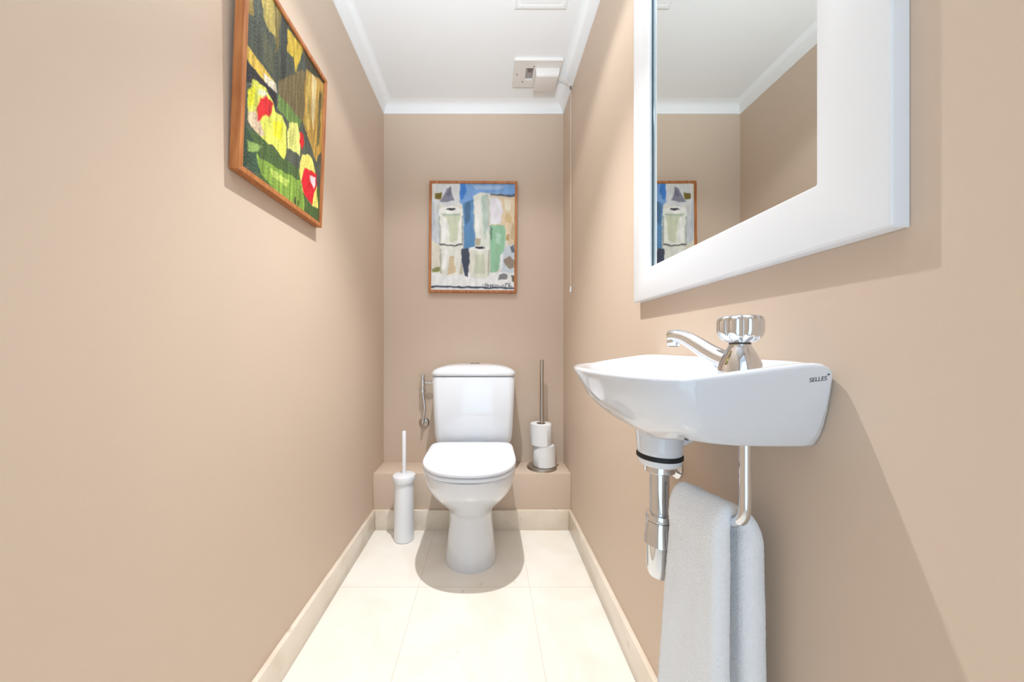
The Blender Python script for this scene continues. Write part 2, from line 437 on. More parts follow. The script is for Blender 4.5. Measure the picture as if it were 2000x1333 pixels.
def canvas(name, width, height, nx, ny, place, parent, cm, depth=.010, **kw):
    U, V, colr, F = paint(width, height, nx, ny, **kw)
    vs = []; cols = []; faces = []
    for i in range(ny + 1):
        for j in range(nx + 1):
            vs.append(place(U[i, j], V[i, j], 0.0006 * F[i, j])); cols.append((*colr[i, j], 1))
    for i in range(ny):
        for j in range(nx):
            a = i * (nx + 1) + j; faces.append((a, a + 1, a + nx + 2, a + nx + 1))
    b0 = len(vs)
    for u, v_ in ((0, 0), (width, 0), (width, height), (0, height)):
        vs.append(place(u, v_, -depth)); cols.append((.8, .78, .72, 1))
    faces.append((b0, b0 + 3, b0 + 2, b0 + 1))
    for e, (q0, q1) in (([j for j in range(nx + 1)], (0, 1)), ([i * (nx + 1) + nx for i in range(ny + 1)], (1, 2)), ([ny * (nx + 1) + j for j in range(nx, -1, -1)], (2, 3)), ([i * (nx + 1) for i in range(ny, -1, -1)], (3, 0))):
        faces.append(tuple(e[::-1]) + (b0 + q0, b0 + q1))
    me = mesh(name, vs, faces)
    ca = me.color_attributes.new('paint', 'FLOAT_COLOR', 'POINT')
    ca.data.foreach_set('color', np.array(cols, dtype=np.float32).ravel())
    return link(name, me, cm, parent, smooth=False)
def frame_bars(w, h, fw, d0, d1, place, name, parent):
    """four mitred bars; place(u, v, depth)"""
    g = G()
    oc = [(0, 0), (w, 0), (w, h), (0, h)]; ic = [(fw, fw), (w - fw, fw), (w - fw, h - fw), (fw, h - fw)]
    for i in range(4):
        j = (i + 1) % 4
        q = [oc[i], oc[j], ic[j], ic[i]]; b = len(g.v)
        g.v += [tuple(place(u, v_, d0)) for u, v_ in q] + [tuple(place(u, v_, d1)) for u, v_ in q]
        for f in ((0, 1, 2, 3), (7, 6, 5, 4), (0, 4, 5, 1), (1, 5, 6, 2), (2, 6, 7, 3), (3, 7, 4, 0)):
            g.f.append(tuple(b + k for k in f))
    return g.obj(name, M['wood'], parent, bevel=.0008, seg=1)

# --- painting on the back wall: white jars against blue
pw, ph = 0.4535, 0.5755
t = thing('framed_painting', 'wood framed still life painting of white jars on blue above the toilet', 'painting', (-0.306, YB - .001, 1.1445))
t.rotation_euler = (0, math.radians(0.45), 0)
pl = lambda u, v_, d: (u, -0.022 - d, v_)
fr = frame_bars(pw, ph, .0125, -.022, .003, pl, 'picture_frame', t)
K = lambda pts: [((x - 160) / 830 * (pw - .024), (1195 - y) / 1045 * (ph - .024)) for x, y in pts]
P2 = [((206, 212, 218), [(160, 300), (235, 330), (240, 960), (160, 990)]),
 ((228, 222, 205), [(160, 700), (240, 760), (245, 960), (165, 980)]),
 ((224, 226, 228), [(195, 150), (450, 150), (445, 360), (300, 380), (180, 340)]),
 ((125, 170, 226), [(445, 140), (995, 140), (995, 255), (740, 242), (640, 235), (590, 260), (560, 330), (480, 360), (440, 340)]),
 ((165, 195, 230), [(560, 165), (900, 170), (850, 205), (600, 210)]),
 ((60, 130, 215), [(450, 150), (500, 150), (505, 230), (480, 290), (450, 320), (440, 200)]),
 ((138, 138, 156), [(345, 175), (370, 290), (388, 312), (300, 330), (240, 330), (290, 250), (310, 200)]),
 ((112, 114, 132), [(345, 175), (360, 250), (330, 290), (305, 260)]),
 ((122, 104, 38), [(190, 250), (260, 240), (255, 300), (195, 305)]),
 ((92, 142, 190), [(470, 345), (575, 305), (582, 500), (597, 765), (520, 800), (485, 775), (480, 500)]),
 ((72, 112, 150), [(490, 340), (550, 320), (545, 520), (495, 560)]),
 ((226, 230, 220), [(575, 262), (735, 247), (742, 770), (600, 772), (585, 500)]),
 ((240, 240, 235), [(590, 320), (640, 300), (655, 690), (605, 700)]),
 ((188, 206, 196), [(655, 262), (722, 255), (720, 560), (690, 700), (668, 500)]),
 ((92, 96, 116), [(740, 245), (830, 252), (990, 250), (990, 275), (900, 272), (745, 264)]),
 ((226, 206, 174), [(742, 270), (990, 278), (995, 760), (930, 745), (880, 560), (740, 550)]),
 ((232, 230, 236), [(742, 282), (830, 290), (870, 400), (850, 540), (745, 545)]),
 ((214, 188, 140), [(900, 430), (960, 470), (955, 530), (890, 520)]),
 ((150, 198, 164), [(745, 552), (890, 555), (905, 610), (885, 820), (832, 1000), (750, 1035)]),
 ((112, 150, 128), [(742, 560), (775, 590), (760, 700), (742, 690)]),
 ((176, 214, 190), [(800, 620), (860, 640), (850, 760), (800, 720)]),
 ((205, 215, 225), [(900, 760), (990, 740), (990, 1040), (850, 1040), (850, 900)]),
 ((240, 241, 242), [(155, 1022), (995, 1022), (995, 1200), (155, 1200)]),
 ((150, 136, 120), [(880, 890), (940, 860), (988, 900), (985, 965), (940, 980), (900, 940)]),
 ((104, 112, 126), [(950, 765), (990, 745), (990, 820), (955, 825)]),
 ((130, 132, 134), [(845, 1045), (880, 1028), (922, 1040), (925, 1082), (830, 1090)]),
 ((112, 104, 92), [(960, 1040), (992, 1050), (990, 1110), (965, 1100)]),
 ((240, 240, 232), [(232, 420), (470, 420), (478, 745), (360, 762), (240, 742), (245, 600)]),
 ((210, 216, 190), [(300, 470), (440, 470), (430, 560), (425, 700), (345, 735), (330, 560)]),
 ((184, 196, 176), [(250, 445), (450, 445), (440, 468), (280, 470)]),
 ((242, 242, 238), ell(350, 410, 122, 34)),
 ((38, 42, 50), ell(352, 403, 48, 9)),
 ((234, 234, 226), [(250, 765), (472, 762), (460, 830), (485, 1045), (360, 1062), (250, 1040), (262, 900)]),
 ((214, 194, 160), [(345, 860), (385, 860), (405, 1020), (320, 1045)]),
 ((82, 84, 84), [(240, 738), (300, 750), (400, 750), (476, 738), (476, 750), (400, 762), (300, 762), (242, 752)]),
 ((62, 70, 90), [(458, 800), (475, 782), (530, 784), (538, 900), (528, 1068), (490, 1050), (462, 900)]),
 ((228, 228, 216), [(545, 785), (742, 785), (735, 1060), (700, 1085), (560, 1070), (540, 900)]),
 ((206, 212, 190), [(600, 840), (692, 840), (700, 1030), (590, 1030)]),
 ((242, 242, 238), ell(640, 785, 102, 24)),
 ((38, 42, 50), ell(645, 776, 50, 10)),
 ((176, 180, 170), [(232, 470), (246, 470), (250, 735), (240, 735)]), ((150, 160, 160), [(462, 470), (474, 470), (478, 735), (466, 735)]),
 ((178, 176, 160), [(246, 790), (258, 790), (262, 1030), (248, 1030)]), ((196, 188, 168), [(455, 900), (472, 960), (470, 1040), (446, 1040)]),
 ((182, 184, 168), [(728, 800), (742, 800), (738, 1050), (724, 1050)]), ((250, 250, 246), [(270, 500), (292, 480), (318, 640), (300, 730), (262, 720)]),
 ((250, 250, 246), [(280, 800), (320, 800), (318, 900), (300, 1000), (276, 980)]), ((196, 204, 196), [(700, 300), (735, 300), (740, 560), (722, 640)]),
 ((186, 176, 150), [(590, 680), (655, 690), (650, 750), (604, 760)]), ((120, 152, 190), [(560, 420), (580, 420), (592, 640), (575, 640)]),
 ((214, 216, 214), [(180, 340), (240, 360), (215, 420), (190, 560)]), ((190, 198, 206), [(165, 330), (185, 330), (190, 600), (165, 640)]),
 ((236, 228, 206), [(880, 300), (960, 310), (940, 420), (900, 400)]), ((196, 176, 138), [(960, 520), (990, 560), (985, 700), (950, 690)]),
 ((188, 160, 110), [(905, 650), (940, 640), (935, 710), (900, 700)]), ((226, 230, 236), [(840, 860), (880, 820), (880, 960), (845, 1010)]),
 ((140, 146, 90), [(165, 988), (245, 965), (245, 1010), (165, 1018)]),
 ((48, 62, 78), [(150, 1152), (995, 1165), (995, 1180), (150, 1169)])]
# signature strokes
for st in ([(672, 1140), (686, 1140)], [(700, 1158), (706, 1128), (724, 1128), (722, 1146), (704, 1148)], [(726, 1158), (732, 1136), (744, 1152)],
           [(760, 1132), (758, 1158)], [(760, 1146), (776, 1142), (774, 1158)], [(786, 1144), (796, 1154), (806, 1142)], [(812, 1156), (822, 1140), (834, 1156)], [(842, 1142), (852, 1156), (856, 1172)],
           [(864, 1148), (880, 1142), (872, 1156)], [(892, 1128), (924, 1124)], [(906, 1126), (902, 1160)], [(928, 1128), (936, 1156)], [(944, 1122), (942, 1158), (966, 1150)]):
    for a, b in zip(st[:-1], st[1:]):
        d = Vector((b[0] - a[0], b[1] - a[1])); n_ = Vector((-d.y, d.x)).normalized() * 2.6
        P2.append(((42, 50, 62), [(a[0] + n_.x, a[1] + n_.y), (b[0] + n_.x, b[1] + n_.y), (b[0] - n_.x, b[1] - n_.y), (a[0] - n_.x, a[1] - n_.y)]))
P2 = [(c, K(p)) for c, p in P2]
pc = lambda u, v_, d: (u + .012, -.020 - d, v_ + .012)
canvas('canvas', pw - .024, ph - .024, 300, 380, pc, t, canvas_mat('oil_paint_still_life'), polys=P2, base=(226, 222, 212), streak=(1.2, .5), warp=.0055, freq=38, seed=3, amp=(.07, .05), blur=5)

# --- painting on the left wall: yellow and red fruit on green
qw, qh = 0.350, 0.462
t = thing('framed_painting', 'wood framed painting of yellow and red fruit on green, hanging on the left wall', 'painting', (XL + .0015, 0.697, 1.2385))
t.rotation_euler = (0, math.radians(2.2), 0)
ql = lambda u, v_, d: (.0185 + d, u, v_)
frame_bars(qw, qh, .012, -.0185, .003, ql, 'picture_frame', t)
P1 = [
((190,170,90),[(0.048,0.429),(0.097,0.454),(0.107,0.374),(0.083,0.365),(0.064,0.377)]),
((205,175,60),[(0.148,0.436),(0.221,0.453),(0.211,0.419),(0.189,0.354),(0.177,0.389),(0.152,0.377)]),
((190,150,70),[(0.235,0.407),(0.334,0.444),(0.346,0.383),(0.338,0.236),(0.308,0.185),(0.235,0.254)]),
((225,205,150),[(0.269,0.42),(0.295,0.419),(0.29,0.264),(0.272,0.296)]),
((110,100,60),[(0.312,0.403),(0.326,0.403),(0.323,0.25),(0.308,0.23)]),
((120,105,70),[(0.118,0.278),(0.235,0.402),(0.235,0.254),(0.173,0.237),(0.133,0.228)]),
((225,190,80),[(0.00,0.275),(0.111,0.267),(0.118,0.245),(0.051,0.241),(0.0,0.245)]),
((235,225,200),[(0.07,0.255),(0.111,0.267),(0.118,0.245),(0.077,0.24)]),
((45,40,45),[(0.0,0.238),(0.051,0.241),(0.118,0.245),(0.118,0.199),(0.07,0.222),(0.0,0.19)]),
((222,224,95),[(0.039,0.217),(0.077,0.231),(0.104,0.216),(0.118,0.199),(0.141,0.21),(0.16,0.19),(0.164,0.134),(0.156,0.105),(0.111,0.116),(0.077,0.109),(0.051,0.11),(0.025,0.121),(0.019,0.162)]),
((215,190,160),[(0.022,0.136),(0.051,0.152),(0.083,0.122),(0.064,0.109),(0.028,0.119)]),
((236,226,40),[(0.111,0.176),(0.141,0.191),(0.141,0.148),(0.111,0.139)]),
((238,236,40),[(0.022,0.184),(0.045,0.207),(0.042,0.163),(0.023,0.149)]),
((226,230,190),[(0.058,0.216),(0.09,0.224),(0.077,0.205),(0.051,0.195)]),
((215,30,35),[(0.061,0.189),(0.083,0.212),(0.104,0.214),(0.097,0.175),(0.077,0.17),(0.064,0.144),(0.055,0.133),(0.055,0.167)]),
((110,140,70),[(0.126,0.251),(0.225,0.253),(0.216,0.226),(0.164,0.212),(0.122,0.216)]),
((225,226,125),[(0.173,0.213),(0.207,0.231),(0.225,0.206),(0.225,0.154),(0.189,0.149),(0.168,0.141),(0.164,0.183)]),
((215,30,35),[(0.221,0.219),(0.235,0.223),(0.242,0.201),(0.235,0.175),(0.221,0.188)]),
((228,216,110),[(0.235,0.167),(0.274,0.185),(0.295,0.172),(0.308,0.15),(0.319,0.11),(0.329,0.051),(0.295,0.048),(0.254,0.057),(0.235,0.08),(0.221,0.115)]),
((215,25,40),[(0.249,0.133),(0.317,0.155),(0.317,0.132),(0.297,0.049),(0.254,0.057),(0.235,0.091)]),
((240,212,215),[(0.276,0.128),(0.312,0.141),(0.301,0.101),(0.281,0.114)]),
((50,75,55),[(0.0,0.12),(0.051,0.084),(0.055,0.061),(0.077,0.025),(0.022,0.017),(0.0,0.0)]),
((128,160,62),[(0.055,0.061),(0.111,0.066),(0.235,0.091),(0.259,0.027),(0.254,0.004),(0.181,0.004),(0.118,0.014),(0.077,0.025)]),
((178,200,92),[(0.104,0.057),(0.181,0.064),(0.173,0.045),(0.118,0.042)]),
((140,170,90),[(0.022,0.074),(0.07,0.091),(0.058,0.067),(0.028,0.053)]),
((40,50,35),[(0.209,0.030),(0.214,0.031),(0.213,0.015),(0.208,0.014)]),
((40,50,35),[(0.22,0.029),(0.225,0.031),(0.224,0.015),(0.219,0.013)])]
FRUIT_STREAKS = [((126, 112, 60), [(.10, .462), (.125, .462), (.118, .36), (.108, .33), (.10, .39)]), ((58, 62, 56), [(.125, .462), (.15, .462), (.15, .30), (.13, .28)]),
 ((150, 128, 60), [(0.0, .40), (.03, .43), (.03, .35), (0.0, .33)]), ((96, 98, 76), [(.06, .36), (.10, .33), (.10, .28), (.07, .28)]),
 ((140, 112, 56), [(.19, .36), (.235, .40), (.235, .33), (.20, .31)]), ((64, 60, 44), [(.225, .462), (.35, .462), (.35, .44), (.235, .41)]),
 ((206, 178, 92), [(.245, .40), (.262, .41), (.262, .25), (.246, .25)])]
P1 = [((72, 96, 48), [(0.08, 0.0), (0.35, 0.0), (0.35, 0.12), (0.16, 0.11), (0.06, 0.11), (0.0, 0.09)])] + P1
qc = lambda u, v_, d: (.0165 + d, u + .0, v_)
def pq(u, v_, d): return (.0165 + d, u + .011, v_ + .011)
canvas('canvas', qw - .022, qh - .022, 240, 310, pq, t, canvas_mat('oil_paint_fruit'), polys=[(c, [(x - .010, y - .010) for x, y in p]) for c, p in FRUIT_STREAKS[:6] + P1 + FRUIT_STREAKS[6:]], base=(78, 84, 72), streak=(3.2, .35), warp=.0055, freq=42, seed=8, amp=(.30, .14), blur=2)

# ------------------------------------------------------------------ mirror on the right wall
MF, MY0, MY1, MZ0, MZ1 = 0.0177, 0.311, 0.862, 0.977, 1.80
IY0, IY1, IZ0, IZ1 = 0.383, 0.780, 1.0505, 1.727
t = thing('wall_mirror', 'rectangular mirror in a wide white painted frame on the right wall above the washbasin', 'mirror', (XR, 0, 0))
g = G()
oc = [(MY0, MZ0), (MY1, MZ0), (MY1, MZ1), (MY0, MZ1)]; ic = [(IY0, IZ0), (IY1, IZ0), (IY1, IZ1), (IY0, IZ1)]
rings = []
for q, d in ((oc, 0.0005), (oc, MF), (ic, MF), (ic, MF - .009)):
    rings.append([(-d, y, z) for y, z in q])
g.loft(rings + [rings[0]], False, False)
g.obj('mirror_frame', M['lacquer'], t, bevel=.003, seg=3, deg=40)
G().box(-(MF - .0102), -.001, IY0 - .01, IY1 + .01, IZ0 - .01, IZ1 + .01).obj('mirror_glass', M['mirror'], t, smooth=False)
g = G()
for a, b, c, d in ((IY1 - .0042, IY1 - .0002, IZ0 + .0005, IZ1 - .0005),):
    g.box(-(MF - .0096), -(MF - .0103), a, b, c, d)
g.obj('mirror_bevel', M['mirror_edge'], t, smooth=False)

# ------------------------------------------------------------------ washbasin
basin = thing('washbasin', 'small white ceramic washbasin fixed to the right wall under the mirror', 'washbasin')
XW = XR - .0006
rim = [(XW, .381), (.3885, .3755), (.378, .3735), (.30, .3735), (.250, .3755), (.221, .384), (.197, .408), (.178, .445), (.162, .50), (.155, .56), (.160, .62), (.178, .675), (.215, .725), (.275, .758), (XW, .773)]
bot = [(XW, .402), (.384, .3985), (.370, .397), (.32, .398), (.288, .403), (.268, .413), (.257, .432), (.250, .46), (.243, .50), (.241, .54), (.245, .58), (.256, .61), (.275, .635), (.31, .65), (XW, .655)]
inn = [(.372, .472), (.362, .468), (.345, .467), (.31, .467), (.27, .468), (.245, .473), (.222, .487), (.205, .512), (.192, .545), (.186, .58), (.19, .62), (.205, .665), (.235, .705), (.29, .735), (.366, .722)]
NW = 16
def outline(ctrl):
    p = spline([(a, b, 0) for a, b in ctrl], 6)
    out = [(q.x, q.y) for q in p]
    a, b = out[-1], out[0]
    for k in range(1, NW):
        u = k / NW; out.append((a[0] + (b[0] - a[0]) * u, a[1] + (b[1] - a[1]) * u))
    return out
R0, B0, I0 = outline(rim), outline(bot), outline(inn)
def sm(x): x = max(0, min(1, x)); return x * x * (3 - 2 * x)
def zrim(x, y):
    z = .829 + .13 * max(0, x - .226)
    z = min(z, .8465)
    e = max(0, (x - .372) / .0225)
    if y < .41: z -= .013 * e ** 2.2 * sm((.41 - y) / .022)      # rounded corner where the near end meets the wall
    return z
def blend(A, B_, w): return [(a[0] + (b[0] - a[0]) * w, a[1] + (b[1] - a[1]) * w) for a, b in zip(A, B_)]
def clampx(p): return (min(p[0], XW), p[1])
def inset(A, d):
    out = []; n = len(A)
    for i in range(n):
        a = Vector(A[i - 1]); b = Vector(A[(i + 1) % n]); t_ = (b - a)
        if t_.length < 1e-6: out.append(A[i]); continue
        t_.normalize(); nn = Vector((-t_.y, t_.x))
        c = Vector((.29, .57)) - Vector(A[i])
        if nn.dot(c) < 0: nn = -nn
        q = Vector(A[i]) + nn * d
        out.append((min(q.x, XW - d), q.y))
    e = len(rim) * 6 - 6
    out[e] = (XW - d, out[e - 1][1]); out[0] = (XW - d, out[1][1])
    for i in range(e + 1, n): out[i] = (XW - d, min(max(out[i][1], out[0][1]), out[e][1]))
    return out
rings = []
z_l = [(.729, 1.0), (.7325, .93), (.739, .80), (.749, .61), (.764, .42), (.781, .25), (.800, .12), (.815, .04)]
cb = (.30, .54)
rings.append([(cb[0] + (p[0] - cb[0]) * .5, cb[1] + (p[1] - cb[1]) * .5, .727 + .014 * sm((.50 - p[1]) / .1)) for p in B0])
rings.append([(cb[0] + (p[0] - cb[0]) * .86, cb[1] + (p[1] - cb[1]) * .86, .7275 + .015 * sm((.50 - p[1]) / .1)) for p in B0])
for z, w in z_l:
    pts = blend(R0, B0, w)
    rr = []
    for p in pts:
        top = zrim(*p)
        zz = z + .0165 * w * sm((.50 - p[1]) / .09)
        # stretch upper levels up to the raised wall side
        zz += (top - .829) * max(0, (1 - w)) ** 2
        rr.append((p[0], p[1], zz))
    rings.append(rr)
rings.append([(p[0], p[1], zrim(*p) - .006) for p in R0])
A = inset(R0, .0012); rings.append([(p[0], p[1], zrim(*q) - .0028) for p, q in zip(A, R0)])
A = inset(R0, .004); rings.append([(p[0], p[1], zrim(*q) - .0004) for p, q in zip(A, R0)])
A = inset(R0, .009); rings.append([(p[0], p[1], zrim(*q)) for p, q in zip(A, R0)])
A = inset(R0, .016); rings.append([(p[0], p[1], zrim(*q) - .003) for p, q in zip(A, R0)])
A2 = blend(A, I0, .2); rings.append([(p[0], p[1], .8275 + .0 * p[0]) for p in A2])
rings.append([(p[0], p[1], .826) for p in I0])
ci = (.285, .585)
for k, z in ((.96, .815), (.88, .795), (.72, .772), (.5, .757), (.25, .749), (.1, .747)):
    rings.append([(ci[0] + (p[0] - ci[0]) * k, ci[1] + (p[1] - ci[1]) * k, z) for p in I0])
g = G(); g.loft(rings)
DXC, DYC = .2885, .56
g.lathe([(.0415, .742), (.0385, .725), (.0365, .712), (.0352, .694), (.0348, .688), (.033, .686)], c=(DXC, DYC, 0), n=48)
# web of ceramic running from the outlet back to the wall
g.loft([[(x, DYC - hw_, z), (x, DYC + hw_, z), (x, DYC + hw_, .735), (x, DYC - hw_, .735)] for x, hw_, z in ((DXC + .012, .026, .700), (.335, .022, .712), (XW, .020, .722))])
bo = g.obj('basin', M['porcelain'], basin, deg=80)

def text_mesh(s, size, name):
    cu = bpy.data.curves.new('lettering', 'FONT'); cu.body = s; cu.size = size; cu.extrude = .00008; cu.align_x = 'LEFT'
    o = bpy.data.objects.new('lettering', cu); C.objects.link(o)
    bpy.context.view_layer.update()
    dg = bpy.context.evaluated_depsgraph_get()
    me = bpy.data.meshes.new_from_object(o.evaluated_get(dg)); me.name = name
    bpy.data.objects.remove(o); bpy.data.curves.remove(cu)
    return me
# drop the print onto the real surface of the near face
def surf_y(x, z):
    ok, loc, nrm, idx = bo.ray_cast(Vector((x, .2, z)), Vector((0, 1, 0)))
    return (loc.y if ok else .385)
bpy.context.view_layer.update()
me = text_mesh('SELLES', .0070, 'brand_print')
for vv in me.vertices:
    x, y, z = vv.co
    X = .3618 + x * .98; Z = .8245 + y + x * .12
    vv.co = (X, surf_y(X, Z) - .0003 - (z > 0) * .0001, Z)
me.materials.clear()
link('brand_print', me, M['mark'], basin, smooth=False)
g = G(); sv = []
for k in range(10):
    a = PI / 2 + k * PI / 5; r = .0013 if k % 2 == 0 else .0007
    sv.append((.3828 + r * math.cos(a), .8335 + r * math.sin(a)))
g.loft([[(x, surf_y(x, z) - dy, z) for x, z in sv] for dy in (.0, .0006)])
g.obj('brand_star', M['mark'], basin, smooth=False)
# small stamped mark under the bowl beside the outlet
dv = Vector((389, 650, -181)).normalized()
ok, hit, nrm, idx = bo.ray_cast(Vector((0, 0, H)), dv)
if ok:
    g = G()
    for dx_, dz_, w_, h_ in ((-.0022, .0, .0006, .0030), (-.0010, .0012, .0016, .0006), (-.0008, -.0010, .0014, .0006), (.0012, .0014, .0010, .0010), (.0010, -.0012, .0006, .0016)):
        g.box(hit.x + dx_ - w_, hit.x + dx_ + w_, hit.y - .0005, hit.y + .0012, hit.z + dz_ - h_ / 2, hit.z + dz_ + h_ / 2)
    g.obj('stamp_mark', M['mark'], basin, smooth=False)

# ------------------------------------------------------------------ tap
tx, ty, tz = .3255, .430, .8272
tap = thing('basin_tap', 'chrome pillar tap with fluted round knob on the near end of the washbasin', 'tap', (tx, ty, tz))
prof = [(.0245, 0), (.0250, .001), (.0249, .007), (.0236, .014), (.0208, .022), (.0170, .030), (.0138, .036), (.0122, .0390), (.0118, .0405)]
G().lathe(prof, n=48).obj('tap_body', M['chrome'], tap, deg=60)
G().lathe([(.0118, .0402), (.0118, .0422)], n=32).obj('seal_ring', M['rubber'], tap)
# spout
dx, dy = -.0400, .075
def sp(u, h): return (dx * u, dy * u, h)
pts = spline([sp(.02, .0150), sp(.22, .0190), sp(.42, .0280), sp(.62, .0395), sp(.82, .0495), sp(1.0, .0535), sp(1.10, .0525)], 6)
n_ = len(pts)
rad = [.0165 + (.0108 - .0165) * min(1, (i / (n_ - 1)) * 1.5) for i in range(n_)]
g = G().tube(pts, rad, 28, sq=.92)
g.lathe([(.0080, .0385), (.0088, .0395), (.0092, .048)], c=(dx * 1.05, dy * 1.05, 0), n=28)
g.obj('spout', M['chrome'], tap, deg=60)
G().lathe([(.006, .0376), (.0065, .0386)], c=(dx * 1.05, dy * 1.05, 0), n=20).obj('aerator', M['rubber'], tap)
# fluted knob
rings = []
for r, h, fl in ((.012, .0425, 0), (.0160, .0435, .2), (.0210, .0470, .6), (.0242, .0520, 1), (.0256, .0575, 1), (.0257, .064, 1), (.0256, .0700, 1), (.0246, .0738, 1), (.0222, .0760, .6), (.018, .0772, .2), (.001, .078, 0)):
    ring = []
    for j in range(128):
        a = 2 * PI * j / 128
        f_ = abs(math.cos(a * 4 + .3)) ** .5
        ring.append(((r - .0056 * fl * (1 - f_)) * math.cos(a), (r - .0056 * fl * (1 - f_)) * math.sin(a), h))
    rings.append(ring)
G().loft(rings).obj('knob', M['chrome'], tap, deg=60)

# ------------------------------------------------------------------ bottle trap
tr = thing('bottle_trap', 'chrome bottle trap and waste pipe hanging below the washbasin', 'drain trap', (DXC, DYC, 0))
G().lathe([(.0352, .6862), (.0358, .685), (.0358, .680), (.0345, .679)], n=40).obj('rubber_seal', M['rubber'], tr)
G().lathe([(.0345, .6790), (.0335, .672), (.0295, .668), (.020, .6675)], n=40).obj('waste_washer', M['plastic'], tr)
G().lathe([(.020, .6672), (.0235, .666), (.0240, .662), (.0240, .657), (.0215, .655), (.018, .6545)], n=40).obj('waste_nut', M['chrome'], tr)
G().lathe([(.0152, .656), (.0152, .585), (.0152, .570)], n=40).obj('waste_pipe', M['chrome'], tr)
rings = []
def flut(r, h, k=0.0, n=96):
    return [((r - k * (1 - abs(math.cos(3 * a)) ** .5)) * math.cos(a), (r - k * (1 - abs(math.cos(3 * a)) ** .5)) * math.sin(a), h) for a in [2 * PI * j / n for j in range(n)]]
G().loft([flut(.0165, .586), flut(.0205, .585), (flut(.0212, .582)), flut(.0208, .575), flut(.0192, .5735)]).obj('slip_nut', M['chrome'], tr)
G().loft([flut(.0192, .573, .000), flut(.0205, .570, .001), flut(.0222, .555, .0015), flut(.0242, .538, .0015), flut(.0246, .536, .0015), flut(.021, .5352)]).obj('trap_collar', M['chrome'], tr)
G().lathe([(.0200, .536), (.0200, .500), (.0192, .489), (.0165, .482), (.010, .479), (.001, .4785)], n=48, cap1=False).obj('trap_cup', M['chrome'], tr)
pts = spline([(.012, 0, .556), (.04, .03, .556), (.055, .085, .558), (.062, .12, .585), (.078, .135, .612), (XR - DXC - .001, .1375, .615)], 6)
G().tube(pts, .0105, 18).obj('outlet_pipe', M['chrome'], tr)
G().lathe([(.026, 0), (.026, -.003), (.021, -.008), (.012, -.011)], c=(XR - DXC - .0005, .1375, .615), n=36, axis='x').obj('wall_rosette', M['chrome'], tr)

# ------------------------------------------------------------------ towel rail and towel
rx = .3255
pts = spline([(rx, .421, .7415), (rx, .421, .70), (rx, .421, .67), (rx, .4235, .650), (rx, .432, .6375), (rx, .446, .6315), (rx, .48, .6315), (rx, .51, .6315), (rx, .5385, .6315)], 6)
o = G().tube(pts, .0066, 20).obj('towel_rail', M['chrome'])
tag(o, 'bent chrome towel rail fixed under the near end of the washbasin', 'towel rail')

def towel_mat():
    m = mat('terry_cloth', (248, 250, 253), 0.95, spec=0.1, bump=0.9, bscale=420, sheen=0.3)
    nt = m.node_tree; b = nt.nodes['Principled BSDF']
    tc = nt.nodes.new('ShaderNodeTexCoord'); w = nt.nodes.new('ShaderNodeTexWave'); w.bands_direction = 'Z'
    w.inputs['Scale'].default_value = 60; w.inputs['Distortion'].default_value = 2.5; w.inputs['Detail'].default_value = 3; w.inputs['Detail Scale'].default_value = 6
    nt.links.new(tc.outputs['Object'], w.inputs['Vector'])
    bp = [n for n in nt.nodes if n.type == 'BUMP'][0]
    b2 = nt.nodes.new('ShaderNodeBump'); b2.inputs['Strength'].default_value = .18; b2.inputs['Distance'].default_value = .0012
    nt.links.new(w.outputs['Fac'], b2.inputs['Height']); nt.links.new(bp.outputs['Normal'], b2.inputs['Normal'])
    nt.links.new(b2.outputs['Normal'], b.inputs['Normal'])
    return m
M['towel'] = towel_mat()
